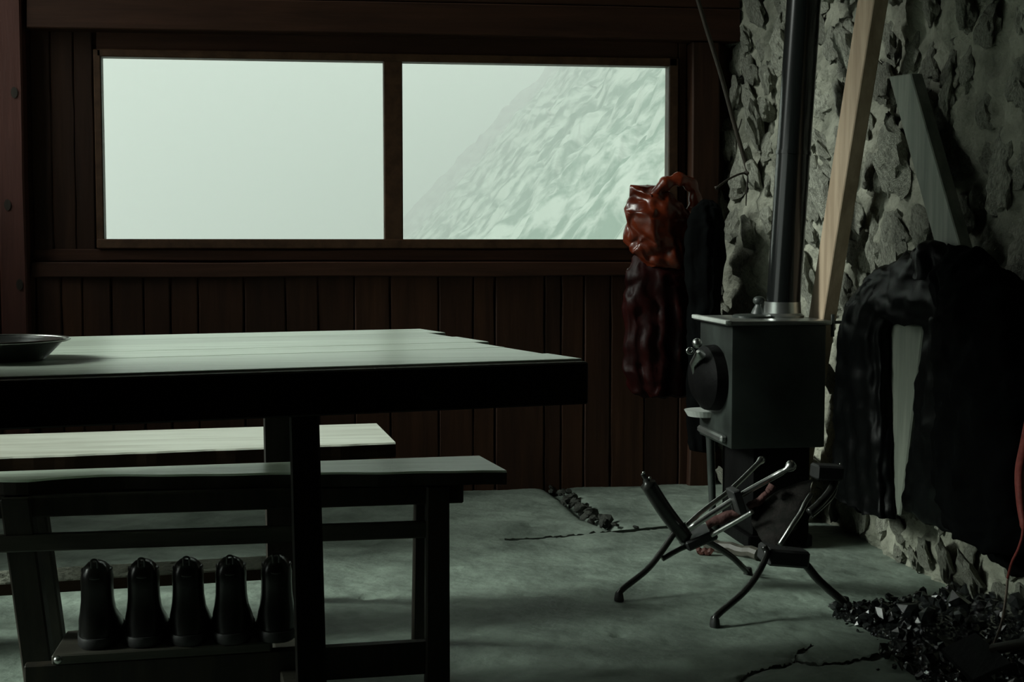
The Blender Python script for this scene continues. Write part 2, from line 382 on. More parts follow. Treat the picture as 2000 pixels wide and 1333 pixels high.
# beams over the window (slightly sloping)
def hbeam(pts_lo, pts_hi, y0, d, name, m='boardh'):
    bm = new(); vs = []
    for (xa, ya), (xb, yb) in zip(pts_lo, pts_hi):
        a = PY(xa, ya, WY); b = PY(xb, yb, WY)
        vs.append([bm.verts.new(p) for p in ((a.x, y0, a.z+.004), (b.x, y0, b.z-.004), (b.x, y0+.004, b.z), (b.x, y0+d, b.z), (a.x, y0+d, a.z), (a.x, y0+.004, a.z))])
    for A, B in zip(vs, vs[1:]):
        for k in range(6): bm.faces.new((A[k], A[(k+1)%6], B[(k+1)%6], B[k]))
    bm.faces.new(vs[0][::-1]); bm.faces.new(vs[-1]); return obj(name, bm, M[m], wf)
xx = [56, 250, 500, 750, 1000, 1200, 1352, 1440]
lo = [57, 60, 64, 68, 73, 77, 81, 83]
hbeam([(x, y) for x, y in zip(xx, lo)], [(x, y-62) for x, y in zip(xx, lo)], WY-.035, .10, 'beam')
hbeam([(x, y-64) for x, y in zip(xx, lo)], [(x, y-300) for x, y in zip(xx, lo)], WY-.03, .10, 'beam')
hbeam([(x, y+34) for x, y in zip([184,500,800,1000,1200,1330], [60,64,69,73,77,80])], [(x, y-4) for x, y in zip([184,500,800,1000,1200,1330], [60,64,69,73,77,80])], WY+.05, .02, 'board')
# right jamb strip and corner post
wboard(X5(1329), X5(1345), Z5(512), Z5(81, 1340), WY+.05, .02)
wboard(X5(1347), X5(1400), -.02, Z5(84, 1360), WY-.02, .09, 'post', 'boardv', .006)
# the window itself
wn = empty('window_1', ((OL+OR)/2, WY+.06, OB), kind='structure')
def bar(name, x0, x1, z0, z1, y0=WY+.035, y1=WY+.10, m='sash', par=None):
    bm = new(); box(bm, (x0, y0, z0), (x1, y1, z1), .004); return obj(name, bm, M[m], par or wn)
bar('frame_stile', X5(186), X5(201), Z5(485), Z5(93,190)); bar('frame_stile', X5(1309), X5(1328), Z5(485), Z5(110,1320))
# head of the frame follows the slight droop seen in the photo
bm = new(); A = PY(186, 92, WY); B = PY(1328, 111, WY); A2 = PY(186, 107.5, WY); B2 = PY(1328, 127.5, WY)
y0, y1 = WY+.035, WY+.10
hexa(bm, [(A2.x,y0,A2.z),(B2.x,y0,B2.z),(B2.x,y1,B2.z),(A2.x,y1,A2.z),(A.x,y0,A.z),(B.x,y0,B.z),(B.x,y1,B.z),(A.x,y1,A.z)], .003)
obj('frame_head', bm, M['sash'], wn)
bar('frame_sill', X5(186), X5(1328), Z5(486), Z5(467.5), WY+.03, WY+.11)
bar('mullion', X5(752), X5(789), Z5(470), Z5(112,770), WY+.04, WY+.10)
for a, b in ((199,753),(788,1311)):
    bm = new(); box(bm, (X5(a), WY+.085, Z5(470)), (X5(b), WY+.089, Z5(106,700))); obj('pane', bm, M['glass'], wn)

# ------------------------------------------------------------------ other walls, ceiling (behind and beside the camera)
LX = -1.5
wl = empty('wall_left', (LX, 2, 0), kind='structure')
w2 = (2.5, 4.2, .30, 1.9); w3 = (4.28, 5.40, 1.3, 3.45)   # a wide low window, then a tall unseen opening added to light the stone corner
bm = new()
for lo, hi in (((LX-.12,-2.2,0),(LX,w2[0],3.5)), ((LX-.12,w2[1],0),(LX,w3[0],3.5)), ((LX-.12,w3[1],0),(LX,5.54,3.5)), ((LX-.12,w2[0],0),(LX,w2[1],w2[2])),
               ((LX-.12,w2[0],w2[3]),(LX,w2[1],3.5)), ((LX-.12,w3[0],w3[3]),(LX,w3[1],3.5)), ((LX-.12,w3[0],0),(LX,w3[1],w3[2]))): box(bm, lo, hi)
obj('panelling', bm, M['plaster'], wl)
w2e = empty('window_2', (LX, 3.3, w2[2]), kind='structure')
for z in (w2[2], w2[3]-.03):
    bm = new(); box(bm, (LX-.1, w2[0], z), (LX-.03, w2[1], z+.03), .003); obj('frame_rail', bm, M['sash'], w2e)
bm = new(); box(bm, (LX-.07, w2[0], w2[2]), (LX-.066, w2[1], w2[3])); obj('pane', bm, M['glass'], w2e)
dre = empty('added_opening', (LX, 4.95, w3[2]), kind='structure')
for y in (w3[0], w3[1]-.03):
    bm = new(); box(bm, (LX-.12, y, w3[2]), (LX-.01, y+.03, w3[3]), .003); obj('frame_stile', bm, M['sash'], dre)
bm = new(); box(bm, (LX-.12,-2.3,0), (2.3,-2.2,3.5)); obj('wall_back', bm, M['plaster'], kind='structure')
bm = new(); box(bm, (LX-.12,-2.3,3.5), (2.3,5.64,3.6)); obj('ceiling', bm, M['plaster'], kind='structure')

# ------------------------------------------------------------------ rubble stone wall on the right
wr = empty('wall_right', (1.75, 4, 0), kind='structure')
def wall_x(y, z):
    b = 1.725 - .0*z
    c = max(0., (y-4.72)/.68)                            # swells out towards the window corner
    b -= .10*min(1, c)**1.3 + .035*math.sin(z*2.1+.6)*min(1, c)
    b += .030*fb((y*1.7, z*1.7, 9), 3)
    return b
ny_, nz_ = 190, 170
Yv = np.linspace(2.3, 5.47, ny_); Zv = np.linspace(-.05, 2.3, nz_)
bm = new(); G = []
for z in Zv:
    row = []
    for y in Yv:
        x = wall_x(y, z) + .024 + .024*fb((y*8+z*3, z*6, 2), 5, .7) - .016*(1-abs(noise.noise(Vector((y*16+z*7, z*9-y*3, 4))))*2)**2
        row.append(bm.verts.new((x, y, z)))
    G.append(row)
for j in range(nz_-1):
    for i in range(ny_-1): bm.faces.new((G[j][i], G[j][i+1], G[j+1][i+1], G[j+1][i]))
obj('mortar_bed', bm, M['mortar'], wr, smooth=True)
bm = new(); box(bm, (1.86,-2.3,-.1), (2.1,5.64,3.5)); box(bm, (1.70,2.25,2.25), (1.86,5.6,3.5)); box(bm, (1.74,-2.3,-.1), (1.86,2.32,3.5)); obj('core', bm, M['plaster'], wr)
protos = []
for s in range(10):
    o = obj('stone', lump(50+s, (1,1,1), 3 if s < 10 else 2, .42), M['stone'], wr, smooth=28); protos.append(o)
used = set(); pts = []
rr = random.Random(11); tries = 0
while len(pts) < 285 and tries < 40000:
    tries += 1
    y = 3.0+2.42*rr.random(); z = 2.0*rr.random()**1.05
    s = .045+.055*rr.random()
    if z < .25: s *= .8
    if all(((y-a)**2/1.0+(z-b)**2/1.4) > (.80*(s+c))**2*1.0 for a, b, c in pts): pts.append((y, z, s))
for i, (y, z, s) in enumerate(pts):
    k = i % 10
    sc = (s*.50, s*(.72+.35*rr.random()), s*(1.0+.5*rr.random()))
    rot = (R(rr.gauss(-22, 18)), R(rr.gauss(0, 12)), R(rr.gauss(0, 12)))
    x = wall_x(y, z) + s*.16
    if k not in used:
        used.add(k); o = protos[k]; o.location = Vector((x, y, z))-WL[wr.name]; o.rotation_euler = rot; o.scale = sc
    else: inst(protos[k], 'stone', (x, y, z), wr, rot, sc)

# ------------------------------------------------------------------ table
TZ = .74
A0 = Vector((.489, 2.446, 0)); dl = Vector((-.973, -.229, 0)).normalized(); dw = Vector((-.206, .979, 0)).normalized()
tb = empty('dining_table', A0+dl*1.1+dw*.5, 'long wooden trestle table with a pale scrubbed plank top in front of the window', 'table')
def tp_(a, b, z): return A0 + dl*a + dw*b + Vector((0,0,z))
wd = [0, .165, .34, .50, .68, .84, 1.005]; offs = [0, .022, .034, .012, .030, .0]
for i in range(6):
    a0 = offs[i]; b0, b1 = (wd[i] if i else .031)+.0004, wd[i+1]-.0004; e = random.gauss(0, .0004)
    bm = new()
    c = [tp_(a0+(.0 if i else 0), b0, 0), tp_(a0+.012, b1, 0), tp_(1.75, b1, 0), tp_(1.75, b0, 0)]
    hexa(bm, [p+Vector((0,0,TZ-.032+e)) for p in c]+[p+Vector((0,0,TZ+e)) for p in c], .0012)
    o = obj('plank', bm, M['table'], tb)
bm = new()
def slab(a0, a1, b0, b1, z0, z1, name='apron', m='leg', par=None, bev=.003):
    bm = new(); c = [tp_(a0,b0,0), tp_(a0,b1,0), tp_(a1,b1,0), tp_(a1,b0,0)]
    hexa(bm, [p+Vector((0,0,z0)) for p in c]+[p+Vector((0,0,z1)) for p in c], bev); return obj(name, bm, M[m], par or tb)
slab(.002, 1.74, -.003, .03, TZ-.078, TZ-.0035); slab(.05, 1.74, .965, .99, TZ-.078, TZ-.034)  # near apron raised over the plank edge, putting shade there as dark wood
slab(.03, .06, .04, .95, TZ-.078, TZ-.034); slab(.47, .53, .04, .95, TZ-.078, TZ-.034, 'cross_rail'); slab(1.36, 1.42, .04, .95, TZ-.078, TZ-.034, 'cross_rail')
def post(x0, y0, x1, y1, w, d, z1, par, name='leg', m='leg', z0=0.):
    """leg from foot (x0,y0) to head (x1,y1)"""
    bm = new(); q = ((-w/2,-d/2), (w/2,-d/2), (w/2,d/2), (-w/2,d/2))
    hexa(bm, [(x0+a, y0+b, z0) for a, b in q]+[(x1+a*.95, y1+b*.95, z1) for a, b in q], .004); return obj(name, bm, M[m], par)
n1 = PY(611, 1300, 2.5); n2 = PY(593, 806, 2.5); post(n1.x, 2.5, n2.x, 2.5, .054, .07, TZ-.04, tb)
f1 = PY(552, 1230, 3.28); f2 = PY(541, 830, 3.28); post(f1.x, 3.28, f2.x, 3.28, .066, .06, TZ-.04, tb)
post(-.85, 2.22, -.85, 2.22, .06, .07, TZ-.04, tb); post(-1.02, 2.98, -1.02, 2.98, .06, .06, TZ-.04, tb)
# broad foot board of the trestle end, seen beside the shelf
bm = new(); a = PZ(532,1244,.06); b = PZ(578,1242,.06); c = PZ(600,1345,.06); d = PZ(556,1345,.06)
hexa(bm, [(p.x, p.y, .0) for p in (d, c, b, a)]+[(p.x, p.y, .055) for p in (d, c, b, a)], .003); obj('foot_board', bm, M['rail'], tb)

# bowl on the table
bc = PZ(-8, 664, TZ+.036); bc.z = TZ
bw = empty('bowl', bc, 'shallow dark metal bowl with a shiny rim at the left end of the table', 'bowl')
bm = new(); lathe(bm, [(.001,.004),(.072,.004),(.080,.001),(.086,.006),(.112,.032),(.116,.034),(.113,.036),(.104,.032),(.080,.012),(.001,.010)], bc, 48)
obj('basin', bm, M['bowl'], bw, smooth=50)
bm = new()
rc = [bc+Vector((math.cos(t)*.121, math.sin(t)*.121, .036)) for t in [2*math.pi*k/48 for k in range(49)]]
tube(bm, rc, .0045, 8, False, .6); obj('rim', bm, M['chrome'], bw, smooth=True, label='bright worn rim')

# ------------------------------------------------------------------ benches
def bench(name, n0, n1, f0, f1, z, th, label, wavy=0., ext=.9, edge='leg', top='table'):
    """n0/n1 near edge left/right, f0/f1 far edge"""
    n0, n1, f0, f1 = [Vector((p.x, p.y, 0)) for p in (n0, n1, f0, f1)]
    e = (n1-n0).normalized(); e2 = (f1-f0).normalized(); n0 = n0-e*ext; f0 = f0-e2*ext
    r = empty(name, (n0+n1+f0+f1)/4, label, 'bench', 'low benches at the table')
    bm = new(); K = 60; vs = []
    for i in range(K+1):
        t = i/K; a = n0.lerp(n1, t); b = f0.lerp(f1, t); q = (b-a).normalized()
        w_ = 0
        if wavy:
            s = (n1-a).length
            w_ = wavy*(max(0, min(1, (s-.86)/.14)))*(1+.35*math.sin(s*14)) + .004*math.sin(s*17)+.003*math.sin(s*41)
        else: w_ = .002*math.sin(t*40)+.0015*math.sin(t*95)
        a = a+q*w_
        bv = .004
        vs.append([bm.verts.new(p) for p in (a+q*bv+Vector((0,0,z)), b-q*bv+Vector((0,0,z)), b+Vector((0,0,z-bv)), b+Vector((0,0,z-th)), a+Vector((0,0,z-th)), a+Vector((0,0,z-bv)))])
    for A, B in zip(vs, vs[1:]):
        for k in range(6): bm.faces.new((A[k], A[(k+1)%6], B[(k+1)%6], B[k]))
    bm.faces.new(vs[0][::-1]); bm.faces.new(vs[-1])
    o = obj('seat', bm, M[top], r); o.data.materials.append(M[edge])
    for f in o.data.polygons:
        if f.normal.z < .5: f.material_index = 1  # side faces darker than the top, their shade put into the colour
    return r
def beam2(p, q, w, z0, z1, name, m, par, bev=.003):
    p = Vector((p[0],p[1],0)); q = Vector((q[0],q[1],0)); d = (q-p).normalized(); s = Vector((-d.y, d.x, 0))*w/2
    c = [p-s, q-s, q+s, p+s]; bm = new(); hexa(bm, [v+Vector((0,0,z0)) for v in c]+[v+Vector((0,0,z1)) for v in c], bev); return obj(name, bm, M[m], par)
bz = .46
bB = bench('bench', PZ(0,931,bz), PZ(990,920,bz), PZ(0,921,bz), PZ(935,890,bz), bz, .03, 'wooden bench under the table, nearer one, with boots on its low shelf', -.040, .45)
beam2((-.98,2.985),(.33,3.04),.03,bz-.075,bz-.032,'apron','leg',bB); beam2((-.98,3.125),(.33,3.16),.03,bz-.075,bz-.032,'apron','leg',bB)
a = PZ(855,1345); post(a.x, a.y+.02, a.x+.006, 3.03, .052, .05, bz-.032, bB)
b = PZ(824,1262); post(b.x+.0, b.y, b.x-.002, 3.17, .048, .045, bz-.032, bB)
a2 = PZ(78,1345); post(a2.x, a2.y+.02, a2.x-.02, 2.99, .062, .05, bz-.032, bB)
b2 = PZ(112,1283); post(b2.x, b2.y, b2.x-.01, 3.14, .044, .045, bz-.032, bB)
beam2((-1.0,2.985),(a.x,3.02),.028,.315,.349,'rail','rail',bB)
beam2((a2.x,2.93),(a.x,2.99),.03,.028,.098,'rail','leg',bB)
sh0 = Vector((-.515,2.915,0)); sh1 = PZ(530,1272,.1)
bm = new(); c = [Vector((-.515,2.912,0)), Vector((sh1.x,2.948,0)), Vector((sh1.x+.0,3.13,0)), Vector((-.515,3.10,0))]
hexa(bm, [v+Vector((0,0,.098)) for v in c]+[v+Vector((0,0,.118)) for v in c], .003); obj('shelf', bm, M['rail'], bB)
bm = new(); bmesh.ops.create_icosphere(bm, subdivisions=2, radius=.009, matrix=Matrix.Translation(PZ(113,1290,.112))); obj('knob', bm, M['chrome'], bB, smooth=True, label='small pale knob at the end of the shelf')

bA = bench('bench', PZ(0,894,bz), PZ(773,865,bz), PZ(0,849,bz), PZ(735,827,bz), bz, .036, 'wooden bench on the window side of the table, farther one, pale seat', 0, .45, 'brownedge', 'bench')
def bAp(s, t):   # s along from the right end, t across 0..1
    n1_, f1_ = PZ(773,865,bz), PZ(735,827,bz); e = Vector((-.992,-.12,0)); p = n1_.lerp(f1_, t)+e*s; return (p.x, p.y)
beam2(bAp(.06,.12), bAp(1.38,.12), .03, bz-.085, bz-.038, 'apron', 'leg', bA); beam2(bAp(.06,.88), bAp(1.38,.88), .03, bz-.085, bz-.038, 'apron', 'leg', bA)
for s in (.215, 1.28):
    for t in (.15, .85):
        p = bAp(s, t); post(p[0], p[1], p[0], p[1], .055, .05, bz-.038, bA)
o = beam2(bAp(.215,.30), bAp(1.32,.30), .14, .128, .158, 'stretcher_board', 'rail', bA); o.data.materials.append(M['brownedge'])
o.data.materials[0] = M['mortar']  # paler top slot paints the light on the board, dark sides its shade
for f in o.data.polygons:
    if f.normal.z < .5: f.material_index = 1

# ------------------------------------------------------------------ boots on the shelf
def boot(px, ylev, label, parent=None):
    base = PY(px, ylev, 2.975); base.z = .118
    r = empty('boot', base, label, 'boot', 'boots lined up on the low bench shelf')
    # sections upward: half width, front (heel side) y, back (toe side) y
    prof = [(.000,.040,-.030,.150),(.012,.0425,-.033,.158),(.03,.0425,-.032,.150),(.05,.040,-.028,.10),(.07,.0355,-.024,.062),(.095,.0325,-.022,.052),(.12,.0318,-.024,.052),(.140,.0325,-.025,.054),(.152,.0300,-.024,.050),(.163,.0245,-.021,.042),(.171,.017,-.016,.030),(.175,.009,-.008,.020)]
    bm = new(); n_ = 24; rings = []
    for z, hw, y0, y1 in prof:
        cy = (y0+y1)/2; hy = (y1-y0)/2; ring = []
        for k in range(n_):
            a = 2*math.pi*k/n_; ca, sa = math.cos(a), math.sin(a)
            ex = abs(ca)**.8*(1 if ca > 0 else -1); ey = abs(sa)**.8*(1 if sa > 0 else -1)
            ring.append(bm.verts.new(base+Vector((hw*ex, cy+hy*ey, z))))
        rings.append(ring)
    for A, B in zip(rings, rings[1:]):
        for k in range(n_): bm.faces.new((A[k], A[(k+1)%n_], B[(k+1)%n_], B[k]))
    bm.faces.new(rings[0][::-1]); bm.faces.new(rings[-1])
    obj('upper', bm, M['boot'], r, smooth=60)
    bm = new(); rings = []
    for z, g_ in ((0,.0),(.003,.0025),(.018,.003),(.022,.001)):
        ring = []
        for k in range(n_):
            a = 2*math.pi*k/n_; ca, sa = math.cos(a), math.sin(a)
            w_ = (.0435 if sa > -.2 else .041)+g_
            ring.append(bm.verts.new(base+Vector((w_*(abs(ca)**.75)*(1 if ca > 0 else -1), .06+(.098+g_)*(abs(sa)**.8)*(1 if sa > 0 else -1), z))))
        rings.append(ring)
    for A, B in zip(rings, rings[1:]):
        for k in range(n_): bm.faces.new((A[k], A[(k+1)%n_], B[(k+1)%n_], B[k]))
    bm.faces.new(rings[0][::-1]); bm.faces.new(rings[-1]); obj('sole', bm, M['rubber'], r, smooth=40)
    bm = new(); tube(bm, spline([base+Vector((-.006,-.018,.165)), base+Vector((-.005,-.022,.182)), base+Vector((.005,-.022,.182)), base+Vector((.006,-.018,.165))], 5), .0022, 8)
    obj('pull_tab', bm, M['boot'], r)
    # padded collar catching the light
    bm = new(); cr_ = [base+Vector((math.cos(t)*.0275, .014+math.sin(t)*.036, .150+.006*math.cos(2*t))) for t in [2*math.pi*k/24 for k in range(25)]]
    tube(bm, cr_, .0042, 8, False); obj('collar', bm, M['boot'], r, smooth=True)
    return r
boot(190,1250,'dark upright boot on the low shelf, leftmost of the row beside the bench leg')
boot(281,1250,'dark upright boot on the low bench shelf, second from the left')
boot(368,1248,'dark upright boot on the low bench shelf, middle of the row')
boot(452,1246,'dark upright boot on the low bench shelf, second from the right')
boot(541,1244,'dark boot at the right end of the shelf row, half hidden by the table leg')

# ------------------------------------------------------------------ stove
ZT = .71; sx0, sx1, sy0, sy1 = 1.285, 1.585, 4.20, 4.56
st = empty('wood_stove', ((sx0+sx1)/2, (sy0+sy1)/2, 0), 'black cast iron wood stove with a bright-edged top plate, side door and stove pipe', 'stove')
bm = new(); box(bm, (sx0, sy0, .315), (sx1, sy1, ZT-.014), .006, seg=2); obj('body', bm, M['iron'], st, smooth=30)
bm = new(); box(bm, (sx0-.022, sy0-.012, ZT-.014), (sx1+.015, sy1+.012, ZT), .005, seg=2); obj('top_plate', bm, M['ironlid'], st, smooth=30, label='worn bright-edged top plate')
bm = new(); box(bm, (sx0+.075, sy0+.02, .04), (sx1-.04, sy1-.02, .316), .004); obj('ash_pedestal', bm, M['irondark'], st)
bm = new(); box(bm, (sx0+.06, sy0+.01, .0), (sx1-.03, sy1-.01, .04), .008, seg=2); obj('base_plate', bm, M['irondark'], st)
for (x, y) in ((sx0+.03, sy1-.02), (sx0+.03, sy1+.3)):
    pass
bm = new(); tube(bm, [(sx0+.045, sy1-.03, .0), (sx0+.04, sy1-.03, .06), (sx0+.03, sy1-.03, .30), (sx0+.03, sy1-.03, .34)], [.018,.012,.015,.02], 10); obj('leg', bm, M['iron'], st, smooth=40)
bm = new(); box(bm, (sx0-.026, sy0-.014, ZT-.010), (sx0-.006, sy1+.014, ZT+.003), .004, seg=2); obj('rim_highlight', bm, M['litpale'], st, smooth=30, label='left rim of the top plate, its highlight painted pale')  # added strip that paints the bright light along the lid edge
bm = new(); lathe(bm, [(.001,0),(.066,0),(.068,.006),(.060,.010),(.001,.010)], (sx0+.13, sy0+.20, ZT), 32); lid = obj('cooking_lid', bm, M['iron'], st, smooth=40)
bm = new(); lathe(bm, [(.026,0),(.024,.006),(.019,.016),(.013,.026),(.0125,.030),(.019,.036),(.020,.044),(.016,.052),(.008,.056),(.001,.057)], (sx0+.165, sy0+.25, ZT+.010), 24)
obj('finial', bm, M['iron'], lid, smooth=50)
# pipe
pb = Vector((1.512, 4.40, ZT)); ptop = PY(1620, -330, 4.40)
pdir = (PY(1584, 0, 4.42)-PY(1543, 600, 4.40)).normalized(); pend = pb+pdir*((2.3-ZT)/pdir.z)
bm = new(); tube(bm, [pb+pdir*.0, pb+pdir*.8, pend], .054, 40, False); pp = obj('stove_pipe', bm, M['pipe'], st, smooth=True)
bm = new(); lathe(bm, [(.055,0),(.068,.0),(.07,.006),(.060,.014),(.058,.05),(.055,.05)], pb, 32); obj('collar', bm, M['ironlid'], pp, smooth=40)
for t in (.52,):
    c0 = pb+pdir*t; bm = new(); tube(bm, [c0, c0+pdir*.012], .0565, 40); obj('seam_ring', bm, M['pipe'], pp, smooth=40)
# door on the left side (facing the table)
ym = (sy0+sy1)/2
bm = new(); n_ = 20; ring0 = []; ring1 = []; ring2 = []
zc, hz, hy = .52, .105, .15
for k in range(n_*2):
    a = math.pi*2*k/(n_*2); yy = ym+hy*math.cos(a); zz = zc+hz*math.sin(a)
    ring0.append(bm.verts.new((sx0+.002, yy, zz))); ring1.append(bm.verts.new((sx0-.035, ym+(yy-ym)*.97, zc+(zz-zc)*.97))); ring2.append(bm.verts.new((sx0-.060, ym+(yy-ym)*.72, zc+(zz-zc)*.66)))
for A, B in ((ring0, ring1), (ring1, ring2)):
    for k in range(2*n_): bm.faces.new((A[k], A[(k+1)%(2*n_)], B[(k+1)%(2*n_)], B[k]))
cv = bm.verts.new((sx0-.07, ym, zc))
for k in range(2*n_): bm.faces.new((ring2[k], ring2[(k+1)%(2*n_)], cv))
bm.faces.new(ring0)
door = obj('fire_door', bm, M['irondark'], st, smooth=35)  # shadow lying on the door is put into its dark tone
H0 = Vector((sx0-.040, sy0+.085, .575))
bm = new(); tube(bm, [(sx0-.062, ym+.02, .53), (sx0-.070, ym, .565), (sx0-.072, sy0+.10, .60), (sx0-.082, sy0+.09, .612)], [.006,.013,.017,.006], 10); obj('door_handle', bm, M['chrome'], door, smooth=40, label='bright curved handle')
bm = new(); bmesh.ops.create_uvsphere(bm, u_segments=20, v_segments=12, radius=.016, matrix=Matrix.Translation((sx0-.082, sy0+.10, .636))); obj('knob', bm, M['chrome'], door, smooth=True, label='round bright knob')
bm = new(); rc = [Vector((sx0-.104+.010*math.cos(t), sy0+.10, .612+.008*math.sin(t))) for t in [2*math.pi*k/16 for k in range(17)]]
tube(bm, rc, .004, 8, False); obj('latch_ring', bm, M['chrome'], door, smooth=True)
# half round ash shelf and lower lip
bm = new(); v0 = []; v1 = []
for k in range(17):
    a = math.pi/2+math.pi*k/16; v0.append(bm.verts.new((sx0+.070*math.cos(a), sy1-.075+.07*math.sin(a), .405))); v1.append(bm.verts.new((sx0+.058*math.cos(a), sy1-.075+.06*math.sin(a), .385)))
for k in range(16): bm.faces.new((v0[k], v0[k+1], v1[k+1], v1[k]))
bm.faces.new(v0); bm.faces.new(v1[::-1]); bm.faces.new((v0[0], v1[0], v1[16], v0[16]))
obj('ash_shelf', bm, M['litpale'], st, label='half-round ash shelf, light on it painted pale')  # light falling on the shelf is put into its pale colour
bm = new(); box(bm, (sx0-.022, sy0+.04, .33), (sx0, sy1-.05, .352), .006); obj('draught_slide', bm, M['ironlid'], st)
bm = new(); tube(bm, [(sx1, sy0+.06, .70), (sx1+.09, sy0+.07, .70)], .005, 8); tube(bm, [(sx1+.045, sy0+.065, .655), (sx1+.045, sy0+.065, .725)], .006, 8); obj('damper_rod', bm, M['iron'], st)

# ------------------------------------------------------------------ timber leaning on the stone wall
def timber(name, p0, p1, wy, tx, m, label, cat, wedge=0.):
    """board leaning flat to the wall: p0 foot, p1 head, wy width, tx thickness"""
    p0 = Vector(p0); p1 = Vector(p1); d = (p1-p0).normalized(); nx_ = Vector((-1,0,0)); nx_ = (nx_-d*nx_.dot(d)).normalized(); w = d.cross(nx_).normalized()
    if w.y > 0: w = -w
    bm = new(); a = w*wy/2; b = nx_*tx/2
    hexa(bm, [p0-a+b, p0+a+b, p0+a-b, p0-a-b, p1-a+b-d*0, p1+a+b-d*wedge, p1+a-b-d*wedge, p1-a-b], .003)
    return obj(name, bm, M[m], None, label=label, cat=cat)
q0 = PX(1607, 615, 1.635); q1 = PX(1705, 0, 1.635); dd = (q1-q0)
timber('timber_plank', q0-dd*(q0.z/dd.z), q0+dd*((2.15-q0.z)/dd.z), .122, .045, 'pine', 'pale sawn timber plank leaning on the stone wall right behind the stove pipe', 'plank')
q0 = PX(1868, 500, 1.655); q1 = PX(1772, 160, 1.655); dd = (q1-q0)
timber('timber_board', q0-dd*.45, q0+dd*1.12, .118, .035, 'greyboard', 'grey weathered board slanting on the stone wall above the black coats', 'board', .09)
# small knot holes on the plank face
# thin pole by the window corner
pw = empty('thin_pole', PY(1465,340,5.14), 'thin dark pole leaning in the corner with a twiggy forked lower end', 'pole')
a = PY(1462,338,5.14); b = PY(1375,40,5.12); c = b+(b-a)*.5
bm = new(); tube(bm, spline([c, b, b.lerp(a,.35)+Vector((.004,0,0)), b.lerp(a,.7), a], 5), .0085, 10); obj('shaft', bm, M['leg'], pw, smooth=True)
bm = new(); bmesh.ops.create_icosphere(bm, subdivisions=2, radius=.014, matrix=Matrix.Translation(a) @ Matrix.Diagonal((1.4,1,.8,1))); obj('knot', bm, M['leg'], pw, smooth=True)
bm = new(); tube(bm, spline([a, PY(1445,340,5.13), PY(1420,352,5.12), PY(1398,368,5.11)], 4), [.004]*12+[.008], 8); obj('twig', bm, M['leg'], pw, smooth=True)
bm = new(); tube(bm, [a, PY(1458,372,5.13), PY(1457,402,5.12)], [.004,.003,.002], 8); obj('twig', bm, M['leg'], pw, smooth=True)
bm = new(); tube(bm, [PY(1440,262,5.13), PY(1449,232,5.12)], [.003,.002], 8); obj('twig', bm, M['leg'], pw, smooth=True)

# ------------------------------------------------------------------ cloth shapes
def cloth(secs, name, m, parent, axis='Y', folds=9, famp=.18, crum=.012, seed=0, nseg=64, sub=10, **k):
    """closed hanging garment: secs = (z, c, x, half width along the axis, half depth) from top to bottom"""
    P = []
    for i in range(len(secs)-1):
        p0, p1, p2, p3 = secs[max(i-1,0)], secs[i], secs[i+1], secs[min(i+2,len(secs)-1)]
        for q in range(sub):
            t = q/sub; P.append([.5*(2*p1[j]+(p2[j]-p0[j])*t+(2*p0[j]-5*p1[j]+4*p2[j]-p3[j])*t*t+(3*p1[j]-p0[j]-3*p2[j]+p3[j])*t**3) for j in range(5)])
    P.append(list(secs[-1])); bm = new(); rings = []
    off = Vector((seed*7.3, seed*3.1, seed*1.7))
    for i, (z, c, x, hw, hd) in enumerate(P):
        t = i/(len(P)-1); ring = []
        for q in range(nseg):
            a = 2*math.pi*q/nseg
            f = 1+famp*(.25+.75*t)*noise.noise(Vector((a and math.cos(a)*folds*.35, math.sin(a)*folds*.35, z*2.2))+off)*1.6
            u_ = math.cos(a)*hw*(1+(f-1)*.25); v_ = math.sin(a)*hd*f
            p = Vector((x+v_, c+u_, z)) if axis == 'Y' else Vector((c+u_, x+v_, z))
            dn = Vector((noise.noise(p*14+off), noise.noise(p*14+off+Vector((9,0,0))), noise.noise(p*14+off+Vector((0,9,0)))))
            dn += .5*Vector((noise.noise(p*37+off), noise.noise(p*37+off+Vector((9,0,0))), noise.noise(p*37+off+Vector((0,9,0)))))
            ring.append(bm.verts.new(p+dn*crum))
        rings.append(ring)
    for A, B in zip(rings, rings[1:]):
        for q in range(nseg): bm.faces.new((A[q], A[(q+1)%nseg], B[(q+1)%nseg], B[q]))
    bm.faces.new(rings[0][::-1]); bm.faces.new(rings[-1])
    return obj(name, bm, M[m], parent, smooth=True, **k)
def secY(lst, X, d):     # (py, pxL, pxR[, depth]) -> sections on the wall-parallel plane X
    out = []
    for it in lst:
        py, a, b = it[:3]; dd_ = it[3] if len(it) > 3 else d
        A = PX(a, py, X); B = PX(b, py, X); out.append(((A.z+B.z)/2, (A.y+B.y)/2, X, abs(A.y-B.y)/2, dd_))
    return out
def secX(lst, Y, d):
    out = []
    for it in lst:
        py, a, b = it[:3]; dd_ = it[3] if len(it) > 3 else d
        A = PY(a, py, Y); B = PY(b, py, Y); out.append(((A.z+B.z)/2, (A.x+B.x)/2, Y, abs(B.x-A.x)/2, dd_))
    return out
